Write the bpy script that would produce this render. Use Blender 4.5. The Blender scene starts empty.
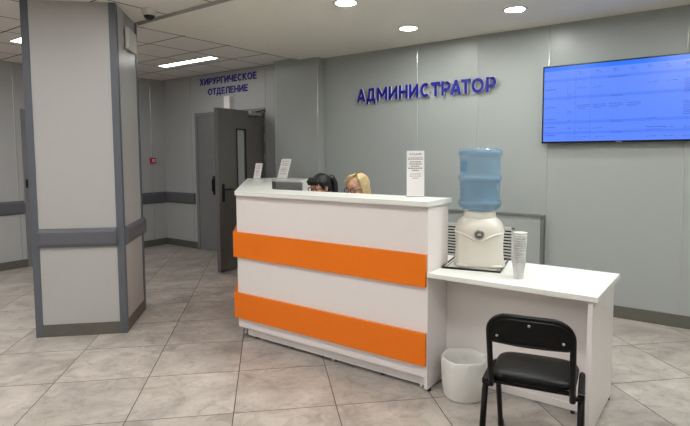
import bpy, bmesh, math, random
from mathutils import Vector, Matrix
random.seed(7)
PI = math.pi
scn = bpy.context.scene
col = scn.collection

# ------------------------------------------------------------------ camera
cam = bpy.data.cameras.new('camera')
cam_o = bpy.data.objects.new('camera', cam); col.objects.link(cam_o)
YAW, PITCH, ROLL, FOC, CY = -0.63695, 0.07322, -0.006486, 521.82, 192.59
fw = Vector((math.sin(YAW)*math.cos(PITCH), math.cos(YAW)*math.cos(PITCH), -math.sin(PITCH)))
rt = Vector((math.cos(YAW), -math.sin(YAW), 0)); up = rt.cross(fw)
r2 = rt*math.cos(ROLL)+up*math.sin(ROLL); u2 = -rt*math.sin(ROLL)+up*math.cos(ROLL)
M = Matrix((r2, u2, -fw)).transposed().to_4x4(); M.translation = Vector((0, 0, 1.45))
cam_o.matrix_world = M
cam.sensor_fit = 'HORIZONTAL'; cam.sensor_width = 36; cam.lens = FOC/690*36
cam.shift_y = -(213-CY)/690; cam.clip_start = 0.05; cam.clip_end = 60
scn.camera = cam_o

# ------------------------------------------------------------------ world, exposure
w = bpy.data.worlds.new('world'); scn.world = w; w.use_nodes = True
w.node_tree.nodes['Background'].inputs[0].default_value = (0.8, 0.85, 0.9, 1)
w.node_tree.nodes['Background'].inputs[1].default_value = 0.05
vs = scn.view_settings
vs.view_transform = 'Standard'; vs.look = 'None'; vs.gamma = 1; vs.use_curve_mapping = False
vs.exposure = 0.10
DOWN_E = 150      # round downlights
STRIP_E = 17.0     # long ceiling lights

# ------------------------------------------------------------------ materials
def srgb(r, g, b):
    f = lambda c: (c/255/12.92) if c/255 <= 0.04045 else ((c/255+0.055)/1.055)**2.4
    return (f(r), f(g), f(b), 1)

def mat(name, c, rough=0.5, metal=0, spec=0.5, emit=None, es=1, alpha=1, trans=0, ior=1.45, coat=0, var=0.04, vscale=6, bump=0, bscale=60, sheen=0):
    m = bpy.data.materials.new(name); m.use_nodes = True
    nt = m.node_tree; b = nt.nodes['Principled BSDF']
    b.inputs['Roughness'].default_value = rough
    b.inputs['Metallic'].default_value = metal
    b.inputs['Specular IOR Level'].default_value = spec
    b.inputs['IOR'].default_value = ior
    b.inputs['Transmission Weight'].default_value = trans
    b.inputs['Coat Weight'].default_value = coat
    b.inputs['Alpha'].default_value = alpha
    b.inputs['Sheen Weight'].default_value = sheen
    tc = nt.nodes.new('ShaderNodeTexCoord')
    n = nt.nodes.new('ShaderNodeTexNoise'); n.inputs['Scale'].default_value = vscale; n.inputs['Detail'].default_value = 5
    nt.links.new(tc.outputs['Object'], n.inputs['Vector'])
    mx = nt.nodes.new('ShaderNodeMix'); mx.data_type = 'RGBA'
    mx.inputs['A'].default_value = tuple(x*(1-var) for x in c[:3])+(1,)
    mx.inputs['B'].default_value = tuple(min(1, x*(1+var)) for x in c[:3])+(1,)
    nt.links.new(n.outputs['Fac'], mx.inputs['Factor'])
    nt.links.new(mx.outputs['Result'], b.inputs['Base Color'])
    if bump:
        n2 = nt.nodes.new('ShaderNodeTexNoise'); n2.inputs['Scale'].default_value = bscale; n2.inputs['Detail'].default_value = 3
        nt.links.new(tc.outputs['Object'], n2.inputs['Vector'])
        bp = nt.nodes.new('ShaderNodeBump'); bp.inputs['Strength'].default_value = bump; bp.inputs['Distance'].default_value = 0.004
        nt.links.new(n2.outputs['Fac'], bp.inputs['Height']); nt.links.new(bp.outputs['Normal'], b.inputs['Normal'])
    if emit:
        b.inputs['Emission Color'].default_value = emit; b.inputs['Emission Strength'].default_value = es
    return m

def math_node(nt, op, a, b=None):
    n = nt.nodes.new('ShaderNodeMath'); n.operation = op
    for i, v in enumerate((a, b)):
        if v is None: continue
        if isinstance(v, (int, float)): n.inputs[i].default_value = v
        else: nt.links.new(v, n.inputs[i])
    return n.outputs[0]

def grid_nodes(nt, angle, size, off, width):
    """line mask of a square grid in metres plus a random value per tile"""
    tc = nt.nodes.new('ShaderNodeTexCoord')
    mp = nt.nodes.new('ShaderNodeVectorRotate'); mp.rotation_type = 'Z_AXIS'; mp.inputs['Angle'].default_value = -angle
    nt.links.new(tc.outputs['Object'], mp.inputs['Vector'])
    sp = nt.nodes.new('ShaderNodeSeparateXYZ'); nt.links.new(mp.outputs[0], sp.inputs[0])
    masks, cells = [], []
    for k in (0, 1):
        v = math_node(nt, 'DIVIDE', math_node(nt, 'SUBTRACT', sp.outputs[k], off[k]), size)
        cells.append(math_node(nt, 'FLOOR', v))
        fr = math_node(nt, 'FRACT', v)
        d = math_node(nt, 'ABSOLUTE', math_node(nt, 'SUBTRACT', fr, 0.5))
        masks.append(math_node(nt, 'GREATER_THAN', d, 0.5-width/size/2))
    line = math_node(nt, 'MAXIMUM', masks[0], masks[1])
    cb = nt.nodes.new('ShaderNodeCombineXYZ'); nt.links.new(cells[0], cb.inputs[0]); nt.links.new(cells[1], cb.inputs[1])
    wn = nt.nodes.new('ShaderNodeTexWhiteNoise'); wn.noise_dimensions = '3D'; nt.links.new(cb.outputs[0], wn.inputs['Vector'])
    return tc, line, wn, mp

def mix(nt, fac, a, b, blend='MIX'):
    m = nt.nodes.new('ShaderNodeMix'); m.data_type = 'RGBA'; m.blend_type = blend
    for key, v in (('Factor', fac), ('A', a), ('B', b)):
        if isinstance(v, (int, float)): m.inputs[key].default_value = v
        elif isinstance(v, tuple): m.inputs[key].default_value = v
        else: nt.links.new(v, m.inputs[key])
    return m.outputs['Result']

def floor_material():
    m = bpy.data.materials.new('porcelain_floor_tiles'); m.use_nodes = True
    nt = m.node_tree; b = nt.nodes['Principled BSDF']
    tc, line, wn, mp = grid_nodes(nt, math.radians(45), 0.582, (-0.79, 2.903), 0.0055)
    # shift the marbling from tile to tile
    add = nt.nodes.new('ShaderNodeVectorMath'); add.operation = 'MULTIPLY_ADD'
    nt.links.new(wn.outputs['Color'], add.inputs[0]); add.inputs[1].default_value = (9, 9, 9)
    nt.links.new(mp.outputs[0], add.inputs[2])
    sc = nt.nodes.new('ShaderNodeVectorMath'); sc.operation = 'MULTIPLY'; sc.inputs[1].default_value = (1, 1.15, 1)
    nt.links.new(add.outputs[0], sc.inputs[0])
    n1 = nt.nodes.new('ShaderNodeTexNoise'); n1.inputs['Scale'].default_value = 2.6; n1.inputs['Detail'].default_value = 8; n1.inputs['Roughness'].default_value = 0.62; n1.inputs['Distortion'].default_value = 0.5
    n2 = nt.nodes.new('ShaderNodeTexNoise'); n2.inputs['Scale'].default_value = 8; n2.inputs['Detail'].default_value = 8; n2.inputs['Roughness'].default_value = 0.7; n2.inputs['Distortion'].default_value = 1.2
    for n in (n1, n2): nt.links.new(sc.outputs[0], n.inputs['Vector'])
    r1 = nt.nodes.new('ShaderNodeValToRGB'); nt.links.new(n1.outputs['Fac'], r1.inputs[0])
    r1.color_ramp.elements[0].position = 0.32; r1.color_ramp.elements[0].color = srgb(156, 148, 141)
    r1.color_ramp.elements[1].position = 0.68; r1.color_ramp.elements[1].color = srgb(199, 191, 182)
    r2_ = nt.nodes.new('ShaderNodeValToRGB'); nt.links.new(n2.outputs['Fac'], r2_.inputs[0])
    r2_.color_ramp.elements[0].position = 0.33; r2_.color_ramp.elements[0].color = (0.62, 0.60, 0.575, 1)
    r2_.color_ramp.elements[1].position = 0.52; r2_.color_ramp.elements[1].color = (1, 1, 1, 1)
    c = mix(nt, 0.75, r1.outputs[0], r2_.outputs[0], 'MULTIPLY')
    tv = math_node(nt, 'ADD', math_node(nt, 'MULTIPLY', wn.outputs['Value'], 0.14), 0.92)
    cb = nt.nodes.new('ShaderNodeCombineXYZ')
    for i in range(3): nt.links.new(tv, cb.inputs[i])
    c = mix(nt, 1.0, c, cb.outputs[0], 'MULTIPLY')
    c = mix(nt, line, c, srgb(70, 62, 58))
    nt.links.new(c, b.inputs['Base Color'])
    rr = math_node(nt, 'ADD', math_node(nt, 'MULTIPLY', n2.outputs['Fac'], 0.2), 0.3)
    nt.links.new(rr, b.inputs['Roughness'])
    bp = nt.nodes.new('ShaderNodeBump'); bp.inputs['Strength'].default_value = 0.4; bp.inputs['Distance'].default_value = 0.002; bp.invert = True
    nt.links.new(line, bp.inputs['Height']); nt.links.new(bp.outputs['Normal'], b.inputs['Normal'])
    return m

def ceiling_tile_material():
    m = bpy.data.materials.new('mineral_ceiling_tiles'); m.use_nodes = True
    nt = m.node_tree; b = nt.nodes['Principled BSDF']; b.inputs['Roughness'].default_value = 0.9
    tc, line, wn, mp = grid_nodes(nt, 0, 0.583, (-3.33, 2.757), 0.016)
    n = nt.nodes.new('ShaderNodeTexNoise'); n.inputs['Scale'].default_value = 60; n.inputs['Detail'].default_value = 4
    nt.links.new(tc.outputs['Object'], n.inputs['Vector'])
    c = mix(nt, n.outputs['Fac'], srgb(228, 223, 217), srgb(240, 235, 229))
    c = mix(nt, line, c, srgb(70, 66, 62))
    nt.links.new(c, b.inputs['Base Color'])
    return m

MT = {}
MT['floor'] = floor_material()
MT['ctile'] = ceiling_tile_material()
MT['gyp'] = mat('painted_gypsum', srgb(238, 234, 222), 0.85, var=0.02)
MT['wall'] = mat('grey_wall_panel', srgb(164, 168, 166), 0.33, spec=0.5, var=0.025, vscale=1.5)
MT['wallc'] = mat('pale_corridor_panel', srgb(178, 179, 180), 0.38, var=0.02, vscale=1.5)
MT['pillar'] = mat('pillar_panel', srgb(178, 177, 175), 0.33, var=0.02, vscale=3)
MT['joint'] = mat('aluminium_joint_profile', srgb(186, 187, 184), 0.15, metal=0.2)
MT['darktrim'] = mat('dark_grey_trim', srgb(92, 96, 104), 0.42)
MT['base'] = mat('brown_grey_skirting_tile', srgb(98, 95, 88), 0.5, var=0.1, vscale=12)
MT['rail'] = mat('dark_grey_bumper_rail', srgb(94, 95, 101), 0.5)
MT['white'] = mat('white_laminate', srgb(232, 226, 224), 0.32, var=0.01)
MT['top'] = mat('white_gloss_counter', srgb(232, 232, 227), 0.3, var=0.01)
MT['orange'] = mat('orange_laminate', srgb(240, 120, 3), 0.4, var=0.03)
MT['doorg'] = mat('grey_painted_steel', srgb(128, 128, 131), 0.4, var=0.04)
MT['doord'] = mat('dark_grey_painted_steel', srgb(104, 102, 100), 0.42, var=0.04)
MT['black'] = mat('black_plastic', srgb(22, 22, 24), 0.4)
MT['steel'] = mat('brushed_steel', srgb(170, 170, 170), 0.3, metal=0.9)
MT['plast'] = mat('white_plastic', srgb(214, 212, 204), 0.35)
MT['cream'] = mat('cream_plastic', srgb(224, 219, 208), 0.3, var=0.015)
MT['lamp'] = mat('lit_diffuser', (1, 1, 1, 1), 0.5, emit=(0.97, 1, 0.95, 1), es=DOWN_E)
MT['strip'] = mat('lit_strip_diffuser', (1, 1, 1, 1), 0.5, emit=(1, 0.99, 0.965, 1), es=STRIP_E)
MT['blue'] = mat('blue_sign_face', srgb(6, 8, 140), 0.5)
MT['signside'] = mat('pale_sign_edge', srgb(226, 226, 234), 0.4)
MT['red'] = mat('red_plastic', srgb(190, 30, 40), 0.35)
MT['paper'] = mat('white_paper', srgb(232, 228, 228), 0.6)
MT['ink'] = mat('grey_print', srgb(112, 108, 108), 0.7)
MT['inkr'] = mat('reddish_print', srgb(170, 110, 120), 0.7)
MT['inkd'] = mat('dark_print', srgb(60, 58, 60), 0.7)
MT['vinyl'] = mat('black_vinyl', srgb(5, 5, 5), 0.36, spec=0.22, bump=0.25, bscale=90)
MT['tube'] = mat('black_painted_tube', srgb(4, 4, 5), 0.35, spec=0.25)
MT['bag'] = mat('thin_white_bin_bag', srgb(236, 235, 230), 0.45, alpha=0.85, bump=0.9, bscale=35)
MT['bin'] = mat('white_bin_plastic', srgb(222, 220, 212), 0.4)
MT['skin'] = mat('skin', srgb(205, 155, 130), 0.5, var=0.05, vscale=30)
MT['hairk'] = mat('black_hair', srgb(20, 18, 20), 0.35, bump=0.8, bscale=140)
MT['hairb'] = mat('blonde_hair', srgb(196, 172, 126), 0.4, var=0.45, vscale=45, bump=0.8, bscale=110)
MT['hairroot'] = mat('brown_hair_roots', srgb(110, 84, 50), 0.5)
MT['scrub'] = mat('white_work_tunic', srgb(205, 208, 212), 0.7, bump=0.3)
MT['trouser'] = mat('dark_trousers', srgb(45, 48, 56), 0.8)
MT['shoe'] = mat('black_shoes', srgb(20, 20, 20), 0.4)
MT['eyew'] = mat('eye_white', srgb(230, 228, 225), 0.2)
MT['lip'] = mat('lips', srgb(176, 96, 92), 0.4)
MT['screen_dark'] = mat('tv_bezel', srgb(12, 12, 18), 0.25)
MT['louv'] = mat('white_louvre', srgb(205, 205, 200), 0.45)
MT['slot'] = mat('painted_gap_shade', srgb(30, 30, 30), 0.8)
MT['glass'] = mat('grey_door_glass', srgb(186, 190, 192), 0.1, alpha=0.7)
# clear blue bottle
def clear(name, tint, alpha, rough=0.08):
    m = mat(name, tint, rough, alpha=alpha, var=0.02)
    return m
MT['bottle'] = mat('blue_polycarbonate', srgb(126, 164, 190), 0.08, alpha=0.52, spec=0.7, var=0.05)
MT['bottler'] = mat('blue_polycarbonate_rib', srgb(132, 168, 194), 0.1, alpha=0.6, spec=0.7)
MT['water'] = mat('blue_tinted_water', srgb(112, 142, 166), 0.1, alpha=0.4)
MT['cup'] = mat('translucent_cup_plastic', srgb(240, 240, 237), 0.2, alpha=0.6, var=0.0)

def screen_material():
    m = bpy.data.materials.new('blue_schedule_screen'); m.use_nodes = True
    nt = m.node_tree; b = nt.nodes['Principled BSDF']; b.inputs['Roughness'].default_value = 0.25
    b.inputs['Base Color'].default_value = (0.01, 0.01, 0.015, 1)
    tc = nt.nodes.new('ShaderNodeTexCoord'); sp = nt.nodes.new('ShaderNodeSeparateXYZ'); nt.links.new(tc.outputs['Object'], sp.inputs[0])
    r = nt.nodes.new('ShaderNodeValToRGB'); r.color_ramp.interpolation = 'CONSTANT'
    t = math_node(nt, 'DIVIDE', math_node(nt, 'SUBTRACT', sp.outputs[2], 1.548), 0.673)
    nt.links.new(t, r.inputs[0])
    body = srgb(86, 130, 250); band = srgb(72, 118, 240); head = srgb(8, 108, 244)
    stops = [(0, body), (0.105, band), (0.135, body), (0.24, band), (0.275, body), (0.565, band), (0.60, body), (0.80, band), (0.835, body), (0.945, head)]
    cr = r.color_ramp
    cr.elements[0].position = 0; cr.elements[0].color = body
    cr.elements[1].position = stops[1][0]; cr.elements[1].color = stops[1][1]
    for p, c in stops[2:]:
        e = cr.elements.new(p); e.color = c
    nt.links.new(r.outputs[0], b.inputs['Emission Color']); b.inputs['Emission Strength'].default_value = 1.0
    return m
MT['screen'] = screen_material()
MT['scrtext'] = mat('screen_lettering', (0.02, 0.03, 0.1, 1), 0.3, emit=srgb(50, 80, 170), es=0.75)

# ------------------------------------------------------------------ mesh helpers
class MB:
    def __init__(s): s.bm = bmesh.new()
    def box(s, x0, x1, y0, y1, z0, z1, mi=0, M=None, bev=0):
        vs_ = [s.bm.verts.new((x, y, z)) for z in (z0, z1) for x, y in ((x0, y0), (x1, y0), (x1, y1), (x0, y1))]
        fs = []
        for q in ((3, 2, 1, 0), (4, 5, 6, 7), (0, 1, 5, 4), (1, 2, 6, 5), (2, 3, 7, 6), (3, 0, 4, 7)):
            f = s.bm.faces.new([vs_[i] for i in q]); f.material_index = mi; fs.append(f)
        if bev:
            ed = list({e for f in fs for e in f.edges})
            bmesh.ops.bevel(s.bm, geom=ed, offset=bev, segments=2, affect='EDGES', profile=0.5)
        elif M is not None:
            for v in vs_: v.co = M @ v.co
        return s
    def prism(s, pts, z0, z1, mi=0, M=None):
        """closed polygon in xy extruded in z"""
        a = [s.bm.verts.new((p[0], p[1], z0)) for p in pts]; b = [s.bm.verts.new((p[0], p[1], z1)) for p in pts]
        n = len(pts)
        fs = [s.bm.faces.new(a[::-1]), s.bm.faces.new(b)]
        for i in range(n): fs.append(s.bm.faces.new((a[i], a[(i+1) % n], b[(i+1) % n], b[i])))
        for f in fs: f.material_index = mi
        if M is not None:
            for v in a+b: v.co = M @ v.co
        return s
    def lathe(s, prof, c=(0, 0, 0), n=40, mi=0, M=None, sx=1, sy=1):
        rings = []
        for r_, z in prof:
            rings.append([s.bm.verts.new((c[0]+max(r_, 1e-4)*math.cos(2*PI*i/n)*sx, c[1]+max(r_, 1e-4)*math.sin(2*PI*i/n)*sy, c[2]+z)) for i in range(n)])
        for a, b in zip(rings, rings[1:]):
            for i in range(n):
                f = s.bm.faces.new((a[i], a[(i+1) % n], b[(i+1) % n], b[i])); f.material_index = mi; f.smooth = True
        if prof[0][0] <= 1e-4 or True:
            pass
        if M is not None:
            for rg in rings:
                for v in rg: v.co = M @ v.co
        return s
    def tube(s, pts, r, n=10, mi=0, close=False, flat=1.0):
        pts = [Vector(p) for p in pts]; rings = []
        m = len(pts); ref = None
        for i, p in enumerate(pts):
            a = pts[i-1] if (i > 0 or close) else p; b = pts[(i+1) % m] if (i < m-1 or close) else p
            t = (b-a).normalized()
            if ref is None:
                ref = Vector((1, 0, 0)) if abs(t.x) < 0.9 else Vector((0, 1, 0))
            u = (ref - t*ref.dot(t)).normalized(); v = t.cross(u); ref = u
            rr = r[i] if isinstance(r, (list, tuple)) else r
            rings.append([s.bm.verts.new(p+u*rr*math.cos(2*PI*k/n)+v*rr*flat*math.sin(2*PI*k/n)) for k in range(n)])
        pairs = list(zip(rings, rings[1:])) + ([(rings[-1], rings[0])] if close else [])
        for a, b in pairs:
            for k in range(n):
                f = s.bm.faces.new((a[k], a[(k+1) % n], b[(k+1) % n], b[k])); f.material_index = mi; f.smooth = True
        if not close:
            s.bm.faces.new(rings[0][::-1]).material_index = mi; s.bm.faces.new(rings[-1]).material_index = mi
        return s
    def ball(s, c, rx, ry=None, rz=None, n=20, mi=0, M=None):
        ry = ry or rx; rz = rz or rx
        d = bmesh.ops.create_uvsphere(s.bm, u_segments=n, v_segments=max(8, n//2+2), radius=1)
        for v in d['verts']:
            co = Vector((v.co.x*rx, v.co.y*ry, v.co.z*rz))
            if M is not None: co = M @ co
            v.co = co+Vector(c)
            for f in v.link_faces: f.smooth = True; f.material_index = mi
        return s
    def xform(s, M):
        for v in s.bm.verts: v.co = M @ v.co
        return s
    def build(s, name, m, parent=None, smooth=None, norm=True):
        if norm: bmesh.ops.recalc_face_normals(s.bm, faces=s.bm.faces)
        me = bpy.data.meshes.new(name); s.bm.to_mesh(me); s.bm.free()
        for mm in (m if isinstance(m, (list, tuple)) else [m]): me.materials.append(mm)
        o = bpy.data.objects.new(name, me); col.objects.link(o)
        if parent: o.parent = parent
        return o

def tag(o, label=None, cat=None, group=None, kind=None):
    if label: o['label'] = label
    if cat: o['category'] = cat
    if group: o['group'] = group
    if kind: o['kind'] = kind
    return o
def empty(name, loc=(0, 0, 0), rz=0, **k):
    o = bpy.data.objects.new(name, None); col.objects.link(o); o.location = loc; o.rotation_euler = (0, 0, rz)
    o.empty_display_size = 0.1
    return tag(o, **k)
def struct(name, mb, m):
    return tag(mb.build(name, m), kind='structure')
def copy_tree(o, parent=None):
    c = o.copy(); col.objects.link(c)
    if parent: c.parent = parent
    for ch in list(o.children): copy_tree(ch, c)
    return c

# ================================================================== ROOM SHELL
XL, XR, YF, YTV, YD, YP = -7.4, 3.2, -3.6, 5.05, 5.10, 4.94
XP0, XP1 = -4.78, -4.05          # pilaster between the door wall and the screen wall
ZT, ZG = 2.648, 2.62
struct('floor', MB().box(XL-0.3, XR+0.3, YF-0.3, 5.4, -0.1, 0), MT['floor'])
struct('ceiling', MB().box(XL-0.3, XR+0.3, YF-0.3, 5.4, ZT, ZT+0.12), MT['ctile'])
struct('ceiling', MB().box(-4.35, XR, 2.757, 5.06, ZG, ZT+0.02), MT['gyp'])
struct('trim_30', MB().box(-4.35, XR, 2.749, 2.7568, ZG-0.001, ZT), mat('grey_edge_angle', srgb(176, 174, 170), 0.5))
# wall with the screen, pilaster
struct('wall_back', MB().box(XP1, XR+0.1, YTV, YTV+0.2, 0, ZT), MT['wall'])
struct('wall_pilaster', MB().box(XP0, XP1, YP, YTV+0.2, 0, ZT), MT['wall'])
# wall with the double door: opening x -6.60..-5.114, top 2.09
FX0, FX1, FT = -6.60, -5.114, 2.085
mb = MB()
mb.box(XL-0.2, FX0, YD, YD+0.2, 0, ZT); mb.box(FX1, XP0+0.02, YD, YD+0.2, 0, ZT); mb.box(FX0, FX1, YD, YD+0.2, FT, ZT)
struct('wall_door', mb, MT['wallc'])
# left wall with its door opening y 3.03..3.93
LY0, LY1 = 2.97, 3.93
mb = MB()
mb.box(XL-0.2, XL, YF, LY0, 0, ZT); mb.box(XL-0.2, XL, LY1, YD, 0, ZT); mb.box(XL-0.2, XL, LY0, LY1, 2.06, ZT)
struct('wall_left', mb, MT['wallc'])
struct('wall_right', MB().box(XR, XR+0.1, YF, YTV, 0, ZT), MT['wall'])
struct('wall_front', MB().box(XL, XR, YF-0.1, YF, 0, ZT), MT['wall'])
# skirting
bh = 0.105
struct('baseboard_back', MB().box(XP1+0.012, XR, YTV-0.012, YTV, 0, bh), MT['base'])
struct('baseboard_pilaster', MB().prism([(XP0, YP), (XP0, YP-0.012), (XP1+0.012, YP-0.012), (XP1+0.012, YTV), (XP1, YTV), (XP1, YP)], 0, bh), MT['base'])
struct('baseboard_door', MB().box(XL+0.012, FX0-0.002, YD-0.012, YD, 0, bh), MT['base'])
struct('baseboard_left', MB().box(XL, XL+0.012, YF, LY0, 0, bh), MT['base'])
struct('baseboard_left', MB().box(XL, XL+0.012, LY1, YD, 0, bh), MT['base'])
struct('baseboard_right', MB().box(XR-0.012, XR, YF, YTV, 0, bh), MT['base'])
struct('baseboard_front', MB().box(XL, XR, YF, YF+0.012, 0, bh), MT['base'])
# joint profiles on the panels (slim half-round strips)
def joint(x=None, y=None, z0=bh, z1=ZG, ax='Y', at=0, r=0.008):
    m = MB()
    pts = [(r*math.cos(a), r*0.7*math.sin(a)) for a in [PI*i/8 for i in range(9)]]
    if ax == 'Y': m.prism([(x+p[0], at-p[1]) for p in pts], z0, z1)
    else: m.prism([(at+p[1], y+p[0]) for p in pts], z0, z1)
    for f in m.bm.faces: f.smooth = False
    return m
n = 1
for x in (-2.76, -2.07, -1.385, -0.31, 0.6, 1.5): struct('trim_%d' % n, joint(x=x, at=YTV), MT['joint']); n += 1
for x in (-6.70, -5.10): struct('trim_%d' % n, joint(x=x, at=YD), MT['joint']); n += 1
for x in (XP0+0.01, XP1-0.008): struct('trim_%d' % n, joint(x=x, at=YP), MT['joint']); n += 1
struct('trim_%d' % n, joint(y=4.86, ax='X', at=XL), MT['joint']); n += 1
struct('trim_%d' % n, joint(y=2.90, ax='X', at=XL), MT['joint']); n += 1
# bumper rails: rounded profile
def rail_profile(d=0.028, h=0.175):
    return [(0, 0), (d*0.6, 0.004), (d, 0.03), (d, h-0.03), (d*0.6, h-0.004), (0, h)]
def rail_mesh(a, b, nrm, z0, h=0.175, d=0.028):
    a = Vector(a); b = Vector(b); nrm = Vector(nrm)
    m = MB(); prof = rail_profile(d, h)
    r1 = [m.bm.verts.new(a+nrm*p[0]+Vector((0, 0, z0+p[1]))) for p in prof]
    r3 = [m.bm.verts.new(b+nrm*p[0]+Vector((0, 0, z0+p[1]))) for p in prof]
    k = len(prof)
    for i in range(k): m.bm.faces.new((r1[i], r1[(i+1) % k], r3[(i+1) % k], r3[i]))
    m.bm.faces.new(r1); m.bm.faces.new(r3)
    return m
def rail(a, b, nrm, z0, label, group=None, h=0.175):
    t = empty('bumper_rail', (0, 0, 0), label=label, cat='wall rail', group=group)
    a = Vector(a); b = Vector(b); u = (b-a).normalized()
    rail_mesh(a+u*0.012, b-u*0.012, nrm, z0, h).build('cover', MT['rail'], t)
    for e, s in ((a, 1), (b, -1)):
        rail_mesh(e, e+u*0.012*s, nrm, z0-0.001, h+0.002, 0.031).build('end_cap', MT['rail'], t)
    return t
rail((XL, 1.0, 0), (XL, 2.952, 0), (1, 0, 0), 0.70, 'dark grey bumper rail on the left wall, ending at the door frame beside the pillar')
rail((XL, LY1+0.02, 0), (XL, YD-0.001, 0), (1, 0, 0), 0.69, 'short dark grey bumper rail under the red call point, right of the pillar')
rail((XL+0.031, YD, 0), (FX0-0.05, YD, 0), (0, -1, 0), 0.69, 'dark grey bumper rail left of the grey double door, meeting the corner')

# ================================================================== PILLAR (turned 45 degrees)
t = empty('pillar', (-3.933-0.0, 2.30, 0), math.radians(45.2))
tag(t, kind='structure')
# local x along front (to the right = +x), body lies at x -0.67..0, y 0..0.67
W = 0.690
MB().box(-W+0.004, -0.004, 0.004, W-0.004, 0.0, ZT).build('pillar_panel', MT['pillar'], t)
sw = 0.052
for cx_, cy_ in ((0, 0), (-W, 0), (0, W), (-W, W)):
    sx = -1 if cx_ == 0 else 1; sy = 1 if cy_ == 0 else -1
    a = 0.002
    pts = [(cx_-sx*0.002, cy_-sy*0.002), (cx_+sx*sw, cy_-sy*0.002), (cx_+sx*sw, cy_+sy*0.005), (cx_+sx*0.005, cy_+sy*0.005), (cx_+sx*0.005, cy_+sy*sw), (cx_-sx*0.002, cy_+sy*sw)]
    MB().prism(pts, 0, ZT-0.001).build('corner_strip', MT['darktrim'], t)
for x0, x1, y0, y1 in ((-W+sw, -sw, -0.001, 0.01), (-0.01, 0.001, sw, W-sw), (-W+sw, -sw, W-0.01, W+0.001), (-W-0.001, -W+0.01, sw, W-sw)):
    MB().box(x0, x1, y0, y1, 0, 0.1).build('skirting', MT['base'], t)
al = math.radians(45.2)
def PL(x, y): return Vector((-3.933+x*math.cos(al)-y*math.sin(al), 2.30+x*math.sin(al)+y*math.cos(al), 0))
fx = Vector((math.cos(al), math.sin(al), 0)); fy = Vector((-math.sin(al), math.cos(al), 0))
rail(PL(-W+sw, -0.001), PL(-sw, -0.001), -fy, 0.725, 'dark grey bumper rail across the front face of the pillar', h=0.15)
rail(PL(0.001, sw-0.02), PL(0.001, W-0.012), fx, 0.725, 'dark grey bumper rail on the shaded right-hand face of the pillar', h=0.15)

# white box high on the pillar side
t = empty('junction_box', PL(0.002, 0.40)+Vector((0, 0, 2.345)), al, label='white plastic cover box high on the right face of the pillar', cat='box')
MB().box(0, 0.028, -0.15, 0.15, 0, 0.18, bev=0.010).build('housing', MT['plast'], t)
MB().box(0.0275, 0.0295, -0.140, 0.140, 0.010, 0.170).build('cover', MT['plast'], t)
for yy in (-0.12, 0.12): MB().lathe([(0.0, 0.031), (0.006, 0.031), (0.006, 0.029)], n=12, M=Matrix.Translation((0, yy, 0.02))@Matrix.Rotation(PI/2, 4, 'Y')).build('screw', MT['steel'], t)

# ================================================================== CEILING LIGHTS, CAMERA
def downlight(x, y, label):
    t = empty('ceiling_downlight', (x, y, ZG), label=label, cat='ceiling light')
    MB().lathe([(0.074, -0.002), (0.078, -0.006), (0.092, -0.009), (0.098, -0.004), (0.098, 0.0)], n=48).build('ring', MT['plast'], t)
    MB().lathe([(0.0, -0.006), (0.074, -0.006), (0.076, -0.001), (0.0, -0.001)], n=48).build('diffuser', MT['lamp'], t)
    return t
downlight(-2.445, 3.33, 'round white ceiling downlight at the top edge, nearest one, left of the other two')
downlight(-2.47, 4.35, 'round white ceiling downlight above the long blue lettering')
downlight(-1.465, 4.325, 'round white ceiling downlight furthest right, above the wall screen')
for x, y, tx in ((-1.465, 3.33, 'above the water dispenser, out of view'), (-0.46, 2.95, 'above the right end of the table, nearer the hall'), (-0.46, 3.33, 'above the right end of the side table'), (0.4, 3.6, 'to the right of the screen'), (0.9, 3.33, 'over the open floor right of the table'), (2.2, 4.0, 'next to the right-hand wall')):
    downlight(x, y, 'unseen ceiling downlight, added for more light, '+tx)  # unseen downlights, added to brighten the reception floor and ceiling
def strip(x, y, label, L=1.06, Wd=0.12, rz=0):
    t = empty('ceiling_light', (x, y, ZT), rz, label=label, cat='ceiling light')
    fr = MB(); e = 0.012
    for a in ((-L/2-e, L/2+e, -Wd/2-e, -Wd/2), (-L/2-e, L/2+e, Wd/2, Wd/2+e), (-L/2-e, -L/2, -Wd/2, Wd/2), (L/2, L/2+e, -Wd/2, Wd/2)): fr.box(*a, -0.014, 0)
    fr.build('frame', MT['plast'], t)
    MB().box(-L/2, L/2, -Wd/2, Wd/2, -0.010, -0.002).build('diffuser', MT['strip'], t)
    return t
strip(-5.64, 4.25, 'lit rectangular strip light in the tiled ceiling in front of the grey double door')
strip(-5.50, 2.42, 'lit strip light in the tiled ceiling at far left, mostly behind the pillar')
for x, y, tx in ((-2.9, 1.3, 'between the pillar and the desk'), (-0.5, 1.3, 'over the visitor chair'), (-2.9, -1.2, 'over the waiting area, left'), (-0.3, -1.2, 'right behind the viewer'), (-5.9, 0.9, 'near the left wall, unseen, added to brighten the corridor'), (-4.3, -0.4, 'over the waiting area, towards the left wall'), (-6.2, -1.6, 'in the front left corner, unseen, added to brighten the corridor'), (1.6, 1.0, 'over the right-hand side of the hall')):
    strip(x, y, 'lit strip light in the tiled ceiling '+tx, Wd=0.4)  # strips by the left wall are unseen, added to brighten the corridor
t = empty('security_camera', (-3.895, 2.575, ZT), label='small white dome camera with black lens cover on the ceiling beside the pillar', cat='camera')
MB().lathe([(0.0, 0), (0.060, 0), (0.060, -0.012), (0.056, -0.045), (0.050, -0.052), (0.0, -0.052)], n=32).build('base', MT['plast'], t)
MB().lathe([(0.044, -0.051)]+[(0.044*math.cos(a), -0.051-0.036*math.sin(a)) for a in [PI/2*i/8 for i in range(1, 9)]], n=32).build('dome', MT['black'], t)

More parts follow.
